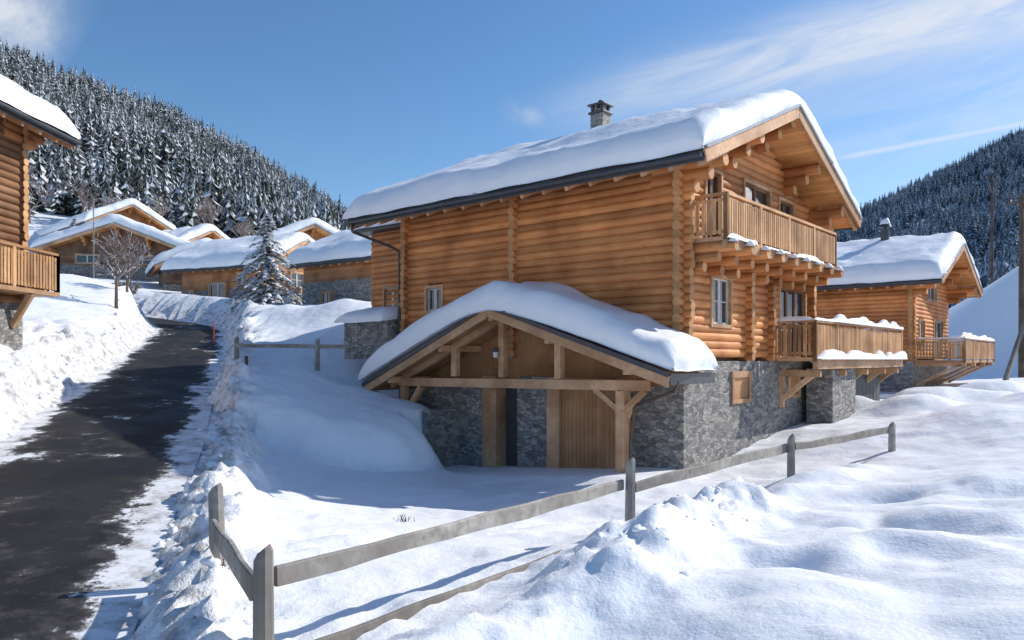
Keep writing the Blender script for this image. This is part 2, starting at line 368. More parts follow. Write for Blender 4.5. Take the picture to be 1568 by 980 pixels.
# road sheet
m,nt,b=newmat('wet_asphalt')
pos=nd(nt,'ShaderNodeNewGeometry').outputs['Position']
at=nd(nt,'ShaderNodeAttribute',attribute_name='edge').outputs['Fac']
n1=noise(nt,pos,.55,6,.65);n2=noise(nt,pos,70,3);n3=noise(nt,pos,2.2,7,.75)
asp=ramp(nt,n2,[(.3,(.012,.013,.015)),(.75,(.042,.042,.043))])
wet=ramp_f(nt,noise(nt,pos,.6,5,.55),.42,.60)
asp=mixc(nt,wet,mixc(nt,.5,asp,(.048,.047,.048)),mixc(nt,.5,asp,(.010,.010,.012)))
sn=mth(nt,'ADD',mth(nt,'MULTIPLY',at,.50),mth(nt,'ADD',mth(nt,'MULTIPLY',n1,.95),mth(nt,'MULTIPLY',n3,.45)))
sf=ramp_f(nt,sn,.86,.93)
slush=mth(nt,'MULTIPLY',ramp_f(nt,sn,.74,.88),.45)
scol=ramp(nt,n3,[(.35,(.34,.32,.30)),(.56,(.80,.82,.85))])
nt.links.new(mixc(nt,sf,mixc(nt,slush,asp,(.15,.14,.135)),scol),b.inputs['Base Color'])
rr=mth(nt,'ADD',mth(nt,'MULTIPLY',wet,-.30),.85);rr=mth(nt,'MAXIMUM',rr,mth(nt,'MULTIPLY',sf,.8))
nt.links.new(rr,b.inputs['Roughness']);b.inputs['Specular IOR Level'].default_value=.14
bump(nt,b,mth(nt,'ADD',mth(nt,'MULTIPLY',sf,2.0),mth(nt,'ADD',n3,mth(nt,'MULTIPLY',n2,.3))),.6,.025)
M['road']=m
tn=np.gradient(RC[:,:2],axis=0);tn/=np.linalg.norm(tn,axis=1)[:,None];nr=np.c_[-tn[:,1],tn[:,0]]
wv=np.linspace(-(HW+.15),HW+.15,15);V=[];E=[]
for i in range(len(RC)):
    for w in wv:
        V.append((RC[i,0]+nr[i,0]*w,RC[i,1]+nr[i,1]*w,RC[i,2]+.03*(1-(w/HW)**2)));E.append(max(0,(abs(w)-.95)/1.1)**1.5*1.0)
npmesh('road',V,gridfaces(len(RC),len(wv),0,True),['road'],True,None,{'edge':('POINT',E)})
# ------------------------------------------------------------------ building parts
RL=.118;SP=.212
def log_wall(mb,axis,fixed,a0,a1,z0,z1f,ops=(),ext0=.28,ext1=.28,off=0,mat='log',zt_ext=99):
    z=z0+RL+off
    while True:
        lim=z1f(z+RL*.8)
        if lim is None:break
        lo,hi=lim;e0=ext0 if lo<=a0+1e-6 and z<zt_ext else 0;e1=ext1 if hi>=a1-1e-6 and z<zt_ext else 0
        segs=[(max(lo,a0)-e0,min(hi,a1)+e1)]
        for (o0,o1,oz0,oz1) in ops:
            if oz0-RL*.6<z<oz1+RL*.6:
                ns=[]
                for s0,s1 in segs:
                    if o1<=s0 or o0>=s1: ns.append((s0,s1));continue
                    if o0-s0>.05:ns.append((s0,o0))
                    if s1-o1>.05:ns.append((o1,s1))
                segs=ns
        for s0,s1 in segs:
            r=RL*random.uniform(.97,1.06);t=random.random();j=random.uniform(-.03,.03)
            if axis=='x': p,q=(s0+j,fixed,z),(s1+j,fixed,z)
            else: p,q=(fixed,s0+j,z),(fixed,s1+j,z)
            mb.cyl(p,q,r,r,12,mat,t,'end')
        z+=SP
def window(mb,axis,fixed,out,a0,a1,z0,z1,panes=2,frame='white',trim='beam',curt=True):
    def bx(u0,u1,d0,d1,w0,w1,mat):
        f0,f1=sorted((fixed+out*d0,fixed+out*d1))
        if axis=='x': mb.box(u0,u1,f0,f1,w0,w1,mat)
        else: mb.box(f0,f1,u0,u1,w0,w1,mat)
    t=.10
    bx(a0-.02,a1+.02,-.16,-.12,z0-.02,z1+.02,'black')
    for (u0,u1,w0,w1) in ((a0-t,a0,z0-t,z1+t),(a1,a1+t,z0-t,z1+t),(a0,a1,z1,z1+t),(a0,a1,z0-t,z0)):
        bx(u0,u1,-.14,.15,w0,w1,trim)
    s=.055
    pw=(a1-a0)/panes
    for i in range(panes):
        b0=a0+i*pw;b1=b0+pw
        bx(b0+.003,b0+s,-.02,.05,z0+.003,z1-.003,frame);bx(b1-s,b1-.003,-.02,.05,z0+.003,z1-.003,frame)
        bx(b0+s,b1-s,-.02,.05,z1-s,z1-.003,frame);bx(b0+s,b1-s,-.02,.05,z0+.003,z0+s,frame)
        bx(b0+s,b1-s,-.0,.01,z0+s,z1-s,'glass')
        if z1-z0>1.0: bx(b0+s,b1-s,.011,.03,(z0+z1)/2-.015,(z0+z1)/2+.015,frame)
def railing(mb,p0,p1,z,h=1.0,snow=None,sp=.135,bw=.09):
    p0=Vector(p0);p1=Vector(p1);d=p1-p0;L=d.length;d/=L
    P=lambda t,zz:Vector((p0.x+d.x*t,p0.y+d.y*t,zz))
    mb.beam(P(0,z+h),P(L,z+h),.12,.07,'rail');mb.beam(P(0,z+h-.14),P(L,z+h-.14),.05,.07,'rail');mb.beam(P(0,z+.12),P(L,z+.12),.05,.08,'rail')
    n=int(L/sp)
    side=Vector((d.y,-d.x,0))*.03
    for i in range(1,n):
        t=L*i/n;mb.beam(P(t,z+.05)+side,P(t,z+h-.1)+side,bw,.022,'rail',up=side)
    k=max(1,round(L/1.9))
    for i in range(k+1):
        t=L*i/k;mb.beam(P(t,z-.12),P(t,z+h+.02),.11,.11,'rail',up=(d.x,d.y,0))
    if snow is not None: snow_strip(snow,P(.05,z+h+.037),P(L-.05,z+h+.037),.15,.09)
def roof(par,x0,x1,W,zr,sl,e,T=.6,thick=.2,gut=True,seed=1,rafters=True,purl=True,o=1.3,snowR=.5,tfun=None,planks=True):
    yc=W/2;mb=MB();ye0=-e;ye1=W+e
    zu=lambda y:zr-sl*abs(y-yc)
    for ya,yb in ((ye0,yc),(yc,ye1)):
        vs=[(x,y,zz) for x in (x0,x1) for (y,zz) in ((ya,zu(ya)),(yb,zu(yb)),(yb,zu(yb)+thick),(ya,zu(ya)+thick))]
        mb.add(vs,[(0,1,2,3),(7,6,5,4),(0,4,5,1),(2,6,7,3),(0,3,7,4)] ,'soffit',.6)
    for s,ya in ((1,ye0),(-1,ye1)):
        yb=yc
        k=int(abs(yb-ya)/.16) if planks else 0
        for i in range(k):
            u0=ya+(yb-ya)*i/k;u1=ya+(yb-ya)*(i+.93)/k
            vs=[(x,y,zz) for x in (x0+.004,x1-.004) for (y,zz) in ((u0,zu(u0)-.018),(u1,zu(u1)-.018),(u1,zu(u1)+.004),(u0,zu(u0)+.004))]
            mb.add(vs,[(0,1,2,3),(7,6,5,4),(0,4,5,1),(1,5,6,2),(2,6,7,3),(0,3,7,4)],'soffit')
        f0,f1=sorted((ya-s*.035,ya-s*.002))
        mb.box(x0-.02,x1+.02,f0,f1,zu(ya)-.06,zu(ya)+thick+.05,'fascia')
        if gut: mb.cyl((x0,ya-s*.10,zu(ya)+.06),(x1,ya-s*.10,zu(ya)+.06),.065,.065,10,'fascia')
        for xx in (x1+.03,x0-.03):
            mb.beam((xx,ya,zu(ya)+.06),(xx,yc,zr+.06),.05,.30,'beam')
            mb.beam((xx,ya,zu(ya)+thick+.055),(xx,yc,zr+thick+.055),.14,.07,'flash')
    if rafters:
        n=int((x1-x0)/.75)
        for i in range(n+1):
            xx=x0+.12+(x1-x0-.24)*i/n
            for ya,yw in ((ye0,.05),(ye1,W-.05)):
                mb.beam((xx,ya+(.03 if ya<0 else -.03),zu(ya)-.09),(xx,yw,zu(yw)-.09),.09,.14,'beam')
    if purl:
        for y in (0,W*.25,yc,W*.75,W):
            zc=zu(y)-.20 if y not in (0,W) else zu(y)-.30
            for k in range(3):
                ln=(o-.12)-k*.38
                if ln<.2:break
                mb.cyl((-.8,y,zc-k*.27),(ln,y,zc-k*.27),.16,.16,14,'log',None,'end')
    ob=mb.obj('roof',par)
    st=zr+thick
    zf=lambda x,y:st-sl*(np.sqrt((y-yc)**2+.25)-.25)+.02
    snow_slab('roof_snow',par,x0-.05,x1+.02,ye0-.10,ye1+.10,zf,T,snowR,.10,seed,tfun=tfun)
    return ob
def gable_fill(mb,x,W,zr,sl,z0,mat='log'):
    yc=W/2;h=zr-.03
    zl=h-sl*yc
    mb.add([(x,.05,z0),(x,W-.05,z0),(x,W-.05,zl),(x,yc,h),(x,.05,zl)],[(0,1,2,3,4)],mat,.2)
# ================================================================== MAIN CHALET
ZS=2.95;HL=10.4;HWD=8.8;SL=.417;ZR=10.0
house=empty('log_chalet',(AX,AY,0),HR)
zu_=lambda y:ZR-SL*abs(y-HWD/2)
mb=MB()
mb.box(-HL-.1,.1,-.1,HWD+.1,-1.0,ZS,'stone',.5)
mb.obj('stone_base',house,.02)
wl=MB()
zt=zu_(0)-.1
fl=lambda a0,a1:(lambda z:(a0,a1) if z<zt else None)
long_ops=[(-9.35,-8.65,4.6,5.35)]
log_wall(wl,'x',0,-HL,0,ZS,fl(-HL,0),long_ops)
log_wall(wl,'x',HWD,-HL,0,ZS,fl(-HL,0))
def gl(z):
    if z<zu_(0): return (0,HWD)
    d=(ZR-z)/SL
    return None if d<.25 else (HWD/2-d,HWD/2+d)
gops=[(1.45,2.55,3.95,5.2),(6.15,8.3,3.05,5.25),(1.1,1.95,6.1,8.0),(3.5,5.3,6.1,8.1),(6.1,7.2,6.1,8.0)]
log_wall(wl,'y',0,0,HWD,ZS,gl,gops,off=SP/2,zt_ext=zt)
log_wall(wl,'y',-HL,0,HWD,ZS,gl,off=SP/2,zt_ext=zt)
gable_fill(wl,-.08,HWD,ZR,SL,8.1);gable_fill(wl,-HL+.08,HWD,ZR,SL,8.1)
wl.box(-HL+.06,-.20,.05,HWD-.05,ZS+.02,8.1,'darkwood',.3)
z=ZS+RL
while z<zt:
    wl.cyl((-5.5+random.uniform(-.01,.01),-.26+random.uniform(-.03,.03),z+SP/2),(-5.5,.2,z+SP/2),RL,RL,12,'log',None,'end')
    if z<5.5:
        for yy in (3.7,5.3): wl.cyl((.30+random.uniform(-.03,.03),yy,z),(-.2,yy,z),RL,RL,12,'log',None,'end')
    z+=SP
wl.obj('log_walls',house)
wn=MB()
for o_ in gops[:1]: window(wn,'y',0,1,*o_)
window(wn,'y',0,1,*gops[1],panes=3,frame='darkwood')
for o_ in gops[2:]: window(wn,'y',0,1,*o_,panes=2,frame='darkwood')
window(wn,'x',0,-1,*long_ops[0])
for (a,b_) in ((2.75,3.75),(6.9,7.7)):
    wn.box(.101,.16,a-.12,b_+.12,1.75,1.87,'beam');wn.box(.101,.18,a-.18,b_+.18,2.48,2.66,'beam')
    wn.box(.101,.16,a-.12,a,1.87,2.48,'beam');wn.box(.101,.16,b_,b_+.12,1.87,2.48,'beam')
    wn.box(.103,.115,a,b_,1.87,2.48,'plankv')
wn.obj('windows',house,.006)
roof(house,-HL-1.5,1.3,HWD,ZR,SL,1.4,T=.74,seed=11,o=1.3,snowR=.42,tfun=lambda x,y:1-.10*ss(2.2,4.6,np.abs(y-4.4)))
ch=MB();cx,cy=-5.6,4.6
ch.box(cx-.26,cx+.26,cy-.24,cy+.24,9.6,11.50,'chim');ch.box(cx-.32,cx+.32,cy-.30,cy+.30,11.501,11.58,'fascia')
for a in (-.2,.2):
    for b_ in (-.18,.18): ch.box(cx+a-.05,cx+a+.05,cy+b_-.05,cy+b_+.05,11.581,11.78,'fascia')
ch.box(cx-.15,cx+.15,cy-.13,cy+.13,11.581,11.70,'chim')
ch.box(cx-.34,cx+.34,cy-.32,cy+.32,11.781,11.85,'fascia');ch.cyl((cx,cy,11.85),(cx,cy,12.02),.16,.05,10,'fascia')
ch.obj('chimney',house,.012)
# upper balcony
bal=MB();sn=MB();BZ=6.05;BD=1.05
bal.box(.14,BD+.05,.25,8.45,BZ-.10,BZ,'beam');bal.box(BD-.06,BD+.06,.2,8.5,BZ-.30,BZ-.101,'beam')
railing(bal,(BD,.3,0),(BD,8.4,0),BZ,1.05);railing(bal,(.15,.3,0),(BD,.3,0),BZ,1.05);railing(bal,(BD,8.4,0),(.15,8.4,0),BZ,1.05)
for i in range(9):
    y=.35+i*1.0
    for k,l in ((0,1.30),(1,.85),(2,.45)): bal.cyl((-.1,y,BZ-.24-k*.23-.02),(l,y,BZ-.26-k*.23),.125,.125,12,'log',None,'end')
    snow_strip(sn,(BD+.05,y,BZ-.13),(1.33,y,BZ-.16),.24,.12)
for a,b_ in ((.2,1.9),(2.6,4.2),(4.8,7.0)): snow_strip(sn,(BD+.10,a,BZ-.06),(BD+.10,b_,BZ-.06),.13,.10)
bal.obj('upper_balcony',house)
# lower terrace
TZ=3.06;TD=1.35;ty0=5.7;ty1=15.4
te=MB()
te.box(.14,TD+.05,ty0-.05,ty1,TZ-.12,TZ,'beam');te.box(-4,.139,9.0,ty1,TZ-.12,TZ,'beam')
te.box(TD-.07,TD+.07,ty0,ty1,TZ-.36,TZ-.121,'beam')
railing(te,(TD,ty0,0),(TD,ty1,0),TZ,1.08,sn);railing(te,(.15,ty0,0),(TD,ty0,0),TZ,1.08,sn);railing(te,(TD,ty1,0),(-4,ty1,0),TZ,1.08,sn)
snow_strip(sn,(TD+.1,ty0,TZ-.05),(TD+.1,ty1,TZ-.05),.28,.2);snow_strip(sn,(TD+.02,ty0+1.5,TZ+1.12),(TD+.02,ty1,TZ+1.12),.26,.20)
for y in (6.2,8.6,11,13.2,15):
    te.beam((.11,y,1.7),(TD-.1,y,TZ-.42),.13,.15,'beam');te.beam((.1,y,TZ-.5),(TD,y,TZ-.5),.14,.2,'beam');te.beam((.16,y,1.5),(.16,y,TZ-.6),.14,.12,'beam')
te.obj('terrace_balcony',house)
tb=MB();tb.box(.3,1.15,7.9,10.3,-.5,TZ-.37,'stone',.4);tb.box(-4,.8,10.3,10.7,-.5,TZ-.2,'stone')
for i in range(9): tb.box(.66,.72,10.75+i*.46,10.75+i*.46+.45,.4,TZ-.38,'voidpanel')  # panels darkened to read as the shaded void under the terrace
tb.obj('terrace_support',house,.02)
sn.obj('balcony_snow',house)
# rear wing
wg=MB()
for i in range(24): wg.cyl((-14.3,1.6,ZS+RL+i*SP),(-HL,1.6,ZS+RL+i*SP),RL,RL,10,'log',None,'end')
wg.box(-14.2,-HL-.15,1.66,8,1,7.9,'darkwood');wg.box(-14.3,-HL-.1,1.5,8,1,ZS,'stone')
window(wg,'x',1.55,-1,-13.4,-12.6,4.5,5.7)
wg.box(-14.7,-HL-.1,1.0,8.4,7.9,8.1,'fascia')
wg.box(-13.2,-HL-.4,-.6,1.4,3.0,4.35,'stone');wg.obj('rear_wing',house)
snow_slab('wing_snow',house,-14.8,-HL-.2,.9,8.4,lambda x,y:8.1+0*x,.5,seed=4)
snow_slab('lean_to_snow',house,-13.4,-HL-.35,-.8,1.4,lambda x,y:4.35+.12*(y+.8),.45,seed=8)
dp=MB()
ze=zu_(-1.4)
pts=[(-11.6,-1.5,ze),(-11.6,-1.45,ze-.25),(-10.75,-.4,ze-.75),(-10.62,-.22,ze-.9),(-10.62,-.22,ZS)]
for a,b_ in zip(pts[:-1],pts[1:]): dp.cyl(a,b_,.05,.05,8,'pipe')
dp.obj('downpipe',house)
# ---------------------------------------------------------------- garage porch
gar=MB();rx=-4.9;gzr=4.30;gy0=-1.9
xr=.72;xl=-10.4
slr,sll=.325,.42
gzu=lambda x:gzr-(slr if x>rx else sll)*abs(x-rx)
th=.16
for xa,xb in ((xl,rx),(rx,xr)):
    vs=[(x,y,zz) for y in (gy0,-.13) for (x,zz) in ((xa,gzu(xa)),(xb,gzu(xb)),(xb,gzu(xb)+th),(xa,gzu(xa)+th))]
    gar.add(vs,[(0,1,2,3),(7,6,5,4),(0,4,5,1),(2,6,7,3),(0,3,7,4),(1,5,6,2)],'soffit',.6)
    k=10
    for i in range(k):
        y0=gy0+(-.13-gy0)*i/k+.004;y1=y0+(-.13-gy0)/k*.94
        vs=[(x,y,zz) for y in (y0,y1) for (x,zz) in ((xa,gzu(xa)-.02),(xb,gzu(xb)-.02),(xb,gzu(xb)+.004),(xa,gzu(xa)+.004))]
        gar.add(vs,[(0,1,2,3),(7,6,5,4),(0,4,5,1),(2,6,7,3),(0,3,7,4),(1,5,6,2)],'plankv')
    e=(xa if xa==xl else xb)
    gar.beam((e,gy0-.03,gzu(e)+.01),(rx,gy0-.03,gzr+.01),.06,.27,'beam',tint=.3)
    gar.beam((e,gy0-.055,gzu(e)+.17),(rx,gy0-.055,gzr+.17),.10,.12,'fascia')
gar.box(xr,xr+.04,gy0-.05,.3,gzu(xr)-.06,gzu(xr)+.2,'fascia')
gar.box(xr-.6,xr-.01,-.128,.3,gzu(xr)-.02,gzu(xr)+.14,'beam')
for x in (-9.2,-6.9,rx,-2.9,-.5):
    gar.beam((x,gy0+.05,gzu(x)-.14),(x,-.12,gzu(x)-.14),.16,.2,'beam')
yt=-1.3
gar.beam((-9.3,yt,2.28),(-.2,yt,2.36),.2,.26,'beam',tint=.6)
for x,w in ((rx,.2),(-6.8,.2),(-2.9,.2)): gar.beam((x,yt,2.49),(x,yt,gzu(x)-.05),w,w,'beam',up=(0,1,0),tint=.7)
for a in (-9.7,.1): gar.beam((a,yt,gzu(a)-.13),(rx,yt,gzr-.13),.18,.2,'beam',tint=.4)
gar.beam((-.95,yt,-.3),(-.95,yt,2.22),.24,.24,'beam',up=(0,1,0),tint=.8)
gar.beam((-1.05,yt,1.75),(-1.75,yt,2.24),.14,.14,'beam');gar.beam((-.85,yt,1.75),(-.3,yt,2.24),.14,.14,'beam')
gar.beam((-.95,yt+.1,1.5),(-.95,-.15,2.35),.14,.14,'beam');gar.beam((-.95,yt+.12,2.3),(-.95,-.12,2.3),.18,.2,'beam')
gar.beam((-9.1,yt,1.2),(-8.3,yt,2.15),.16,.16,'beam');gar.beam((-9.1,yt,.3),(-9.1,yt,2.14),.2,.2,'beam',up=(0,1,0))
gar.obj('porch_frame',house,.012)
gw=MB();yb=-.6
gw.box(-10.2,-6.35,yb,-.11,-.9,2.2,'stone');gw.box(-5.02,-3.86,yb+.05,-.11,-.6,2.5,'stone')
gw.box(-6.33,-5.78,yb-.04,-.12,-.9,2.5,'beam',.4);gw.box(-3.84,-3.42,yb-.06,-.12,-.5,2.5,'beam',.8)
gw.box(-5.76,-5.04,-.2,-.12,-.5,2.4,'voidpanel')  # dark sheet standing in for the shaded garage opening
for i in range(14):
    a=-3.40+i*.132;gw.box(a,a+.128,yb+.04,yb+.08,-.3,2.4,'plankv')
gw.box(-1.55,-1.42,yb-.02,-.12,-.5,2.5,'beam',.6);gw.box(-3.41,-1.56,yb+.081,-.11,-.5,2.5,'plankv')
gw.add([(xl+1.0,-.14,2.3),(xr-.9,-.14,2.3),(xr-.9,-.14,gzu(xr-.9)-.03),(rx,-.14,gzr-.03),(xl+1.0,-.14,gzu(xl+1)-.03)],[(0,1,2,3,4)],'plankv',.3)
gw.box(-7.5,-7.2,-2.0,-.6,-.9,1.5,'stone')
gw.obj('garage_wall',house,.01)
lamp=MB();lamp.cyl((rx-.1,yt-.2,3.2),(rx-.1,yt-.2,3.32),.09,.05,10,'fascia');lamp.cyl((rx-.1,yt-.2,3.05),(rx-.1,yt-.2,3.2),.06,.08,10,'white');lamp.beam((rx-.1,yt-.08,3.33),(rx-.1,yt-.25,3.33),.03,.03,'fascia')
lamp.obj('porch_lamp',house)
dp=MB();pts=[(xr+.05,gy0+.3,gzu(xr)),(xr-.1,gy0+.4,gzu(xr)-.22),(-.65,yt+.1,gzu(xr)-.62),(-.72,yt+.02,.9),(-.72,yt+.02,0)]
for a,b_ in zip(pts[:-1],pts[1:]): dp.cyl(a,b_,.04,.04,8,'pipe')
dp.obj('porch_downpipe',house)
def gzf(x,y):
    s=np.where(x>rx,slr,sll);return gzr+th-s*(np.sqrt((x-rx)**2+.8)-.5)+.03
snow_slab('porch_roof_snow',house,xl-.08,xr+.1,gy0-.12,.12,gzf,.74,.42,.1,23,droop=.0,bulge=.18,tfun=lambda x,y:(1+.22*ss(-1.5,0,y))*(1-.1*ss(3,5.5,np.abs(x-rx))))
# ================================================================== GENERIC CHALET
def chalet(name,X0,Y0,rot,L,W,zb,zs,ze,sl,e=1.0,o=1.1,T=.55,seed=1,logs=False,gwin=(),lwin=(),mat='log',balc=None,ch=None):
    E=empty(name,(X0,Y0,0),math.radians(rot));zr=ze+sl*(W/2+e)
    zu=lambda y:zr-sl*abs(y-W/2)
    m=MB();m.box(-L-.06,.06,-.06,W+.06,zb-2.5,zs,'stone',.5)
    zw=zu(0)-.05
    if logs:
        log_wall(m,'x',0,-L,0,zs,lambda z:(-L,0) if z<zw else None,lwin,.2,.2,mat=mat)
        def g(z):
            if z<zu(0):return (0,W)
            d=(zr-z)/sl;return None if d<.3 else (W/2-d,W/2+d)
        log_wall(m,'y',0,0,W,zs,g,gwin,.2,.2,off=SP/2,mat=mat,zt_ext=zw)
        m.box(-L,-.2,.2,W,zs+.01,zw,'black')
    else:
        k=int((zw-zs)/.2)
        for i in range(k):
            z0=zs+(zw-zs)*i/k;z1=zs+(zw-zs)*(i+.94)/k;m.box(-L,0,0,W,z0,z1,mat)
        m.box(-L+.03,-.03,.03,W-.03,zs+.005,zw,'darkwood',.1)
    for x in (-.04,-L+.04): gable_fill(m,x,W,zr,sl,zw-.1,mat)
    m.obj('walls',E)
    if gwin or lwin:
        w=MB()
        for q in gwin: window(w,'y',.0 if logs else .16,1,*q)
        for q in lwin: window(w,'x',.0 if logs else -.16,-1,*q)
        w.obj('windows',E)
    roof(E,-L-o,o,W,zr,sl,e,T,.18,seed=seed,rafters=True,purl=True,o=o,planks=logs)
    if balc:
        y0,y1,zf,dp_=balc;b=MB();s=MB()
        b.box(.07,dp_,y0,y1,zf-.12,zf,'beam');railing(b,(dp_,y0,0),(dp_,y1,0),zf,1.05,s);railing(b,(.1,y0,0),(dp_,y0,0),zf,1.05,s);railing(b,(dp_,y1,0),(.1,y1,0),zf,1.05)
        for i in range(4):
            y=y0+.3+(y1-y0-.6)*i/3;b.beam((.06,y,zf-1.3),(dp_-.2,y,zf-.2),.14,.14,'beam');b.beam((0,y,zf-.22),(dp_,y,zf-.22),.14,.18,'beam')
        b.obj('balcony',E);snow_strip(s,(dp_-.15,y0+.1,zf+1.12),(dp_-.15,y1-.1,zf+1.12),.3,.2);s.obj('balcony_snow',E)
    if ch:
        c=MB();x,y,z0,z1=ch;c.cyl((x,y,z0),(x,y,z1),.22,.22,12,'fascia');c.cyl((x,y,z1+.1),(x,y,z1+.25),.36,.3,12,'fascia');c.cyl((x,y,z1),(x,y,z1+.1),.1,.1,6,'fascia');c.obj('chimney',E)
        s=MB();snow_strip(s,(x-.25,y,z1+.25),(x+.25,y,z1+.25),.5,.25);s.obj('chimney_snow',E)
    return E
chalet('neighbour_chalet',20.2,38,math.degrees(HR),13,8,1.2,2.9,6.7,.42,1.3,1.6,.8,31,logs=True,gwin=[(1.2,2.2,3.6,5.0),(4.5,6.5,3.0,5.1),(3,5,6.2,7.8)],lwin=[],balc=(.3,8.6,2.95,2.3),ch=(-2.0,3.0,8.2,10.2))
lc=chalet('roadside_chalet',-13.95,21.25,90,13,9,3.2,4.55,9.35,.42,1.0,1.05,.62,37,logs=True,lwin=[(-3,-1.8,5.0,7.0)],mat='darkwood')
b=MB();s=MB();b.box(-9,.8,-.68,-.1,4.83,4.95,'beam');railing(b,(-9,-.62,0),(.75,-.62,0),4.95,1.1);railing(b,(.75,-.62,0),(.75,.8,0),4.95,1.1);b.box(.1,.8,-.1,.9,4.83,4.95,'beam')
for x in (-8,-5.5,-3,-.4): b.beam((x,-.06,3.9),(x,-.6,4.8),.14,.14,'beam')
b.obj('balcony',lc)
# village
chalet('stone_chalet',-8.2,45,-35,6.5,8,5.3,7.9,8.9,.46,.7,.8,.75,41,lwin=[(-4.5,-3.7,6.4,7.2)],mat='vwood1')
c1=chalet('village_chalet',-19.0,57,-24,8.2,8,6.6,8.4,9.9,.50,1.0,1.0,.75,42,gwin=[(3,4.5,8.8,9.9)],lwin=[(-5,-3.4,6.9,8.9),(-7.5,-6.8,7.4,8.4),(-2.2,-1.2,8.7,9.6)],mat='vwood1')
chalet('village_chalet',-24.5,74,-58,11,9.5,9,11,13.4,.50,1.2,1.3,.85,43,gwin=[(1.5,3,11.8,13),(5,7,11.8,13)],mat='vwood1')
chalet('village_chalet',-44.5,73,-78,10,11.5,10.0,12.2,13.3,.38,1.4,1.5,.95,44,gwin=[(2,4,12.4,13.2),(7,9,12.4,13.2)],mat='vwood2')
chalet('village_chalet',-54.5,97,-42,17,9.5,16,18,20.3,.52,1.1,1.4,.9,45,gwin=[(2,4,18.4,19.6),(6,8,18.4,19.6)],mat='vwood1')
chalet('village_chalet',-40.0,90,-30,8,8,13,14.5,16.2,.52,1.0,1.2,.85,46,gwin=[(2,4,14.9,15.8)],mat='vwood1')
chalet('village_chalet',-30.5,66,-60,6,6.5,8.2,9.6,10.9,.5,.9,.9,.8,47,gwin=[(2.3,3.6,9.8,10.8)],mat='vwood2')
# ================================================================== FENCES
def fence(name,posts,rails,pw=.14):
    E=empty(name,(0,0,0));p=MB();r=MB();s=MB()
    for (x,y,zt_,lean) in posts:
        z0=gz(x,y)-.5;w=pw*random.uniform(.9,1.1)
        n=8;vs=[];rot=random.random()
        for zz,rr in ((z0,1.0),((z0+zt_)/2,1.03),(zt_-.03,.95),(zt_+.03,.6)):
            for i in range(n):
                a=2*math.pi*i/n+rot;q=.5*w*(1+.10*math.sin(3*a+x))*1.15*rr
                vs.append((x+math.cos(a)*q+lean*(zz-z0),y+math.sin(a)*q,zz+(.04*math.cos(a) if zz>z0 else 0)))
        p.add(vs,[(k*n+i,k*n+(i+1)%n,(k+1)*n+(i+1)%n,(k+1)*n+i) for k in range(3) for i in range(n)]+[tuple(range(3*n,4*n))],'grey')
    for (a,b_,h,t) in rails:
        a=Vector(a);b_=Vector(b_);L=(b_-a).length;k=max(2,int(L/.35))
        d=(b_-a).normalized();sx=d.cross(Vector((0,0,1))).normalized();vs=[]
        sd=random.random()*30
        for i in range(k+1):
            c=a.lerp(b_,i/k);hh=h*(1+.3*(float(vn(i*.6,sd))-.5));off=.035*(float(vn(i*.5,sd+5))-.5)
            for (u,v) in ((-t/2,-hh/2),(t/2,-hh/2),(t/2,hh/2-.015),(t/4,hh/2),(-t/4,hh/2),(-t/2,hh/2-.015)):
                vs.append(c+sx*u+Vector((0,0,v+off)))
        m_=6
        r.add(vs,[(i*m_+j,i*m_+(j+1)%m_,(i+1)*m_+(j+1)%m_,(i+1)*m_+j) for i in range(k) for j in range(m_)]+[tuple(range(m_)),tuple(range(k*m_+m_-1,k*m_-1,-1))],'grey')
    p.obj('posts',E);r.obj('rails',E)
    return E
P1,P2,P3,P4=(-1.98,6.0),(1.72,11.0),(5.58,15.0),(9.1,18.0)
fence('wooden_fence',[(*P1,1.46,.0),(*P2,1.5,.01),(*P3,1.45,0),(*P4,1.43,0)],
 [((-1.93,6.13,1.22),(1.62,11.02,1.16),.165,.05),((1.8,11.0,1.13),(5.5,15.05,1.22),.16,.05),((5.65,15.0,1.25),(9.1,18.06,1.3),.155,.05),
  ((-1.9,6.2,.52),(1.7,11.1,.44),.14,.05),((5.6,15.1,.42),(9.0,18.1,.6),.14,.05)])
fence('roadside_fence',[(-3.4,8.75,1.5,-.03)],[((-2.08,6.05,1.15),(-3.42,8.6,1.08),.2,.06)])
fence('field_fence',[(-9.9,27,3.75,0),(-7.0,27,3.7,0),(-4.6,27.2,3.7,0)],[((-9.9,26.93,3.5),(-4.2,27.1,3.42),.14,.05)])
st=MB();st.cyl((-8.1,22.9,gz(-8.1,22.9)-.2),(-8.1,22.9,gz(-8.1,22.9)+.35),.05,.05,8,'bark');st.obj('marker_post')
st=MB();x,y=-14.3,36;z=gz(x,y);st.cyl((x,y,z-.2),(x,y,z+1.0),.035,.035,8,'redp');st.cyl((x,y,z+1.0),(x,y,z+1.12),.035,.01,8,'redp');st.obj('snow_stake')
st=MB()
for (a,b_) in (((21.4,33,1.2),(26.8,38,7.5)),((22.6,33,1.3),(27.3,37.5,7.6))): st.cyl(a,b_,.13,.09,8,'grey')
st.obj('leaning_poles')
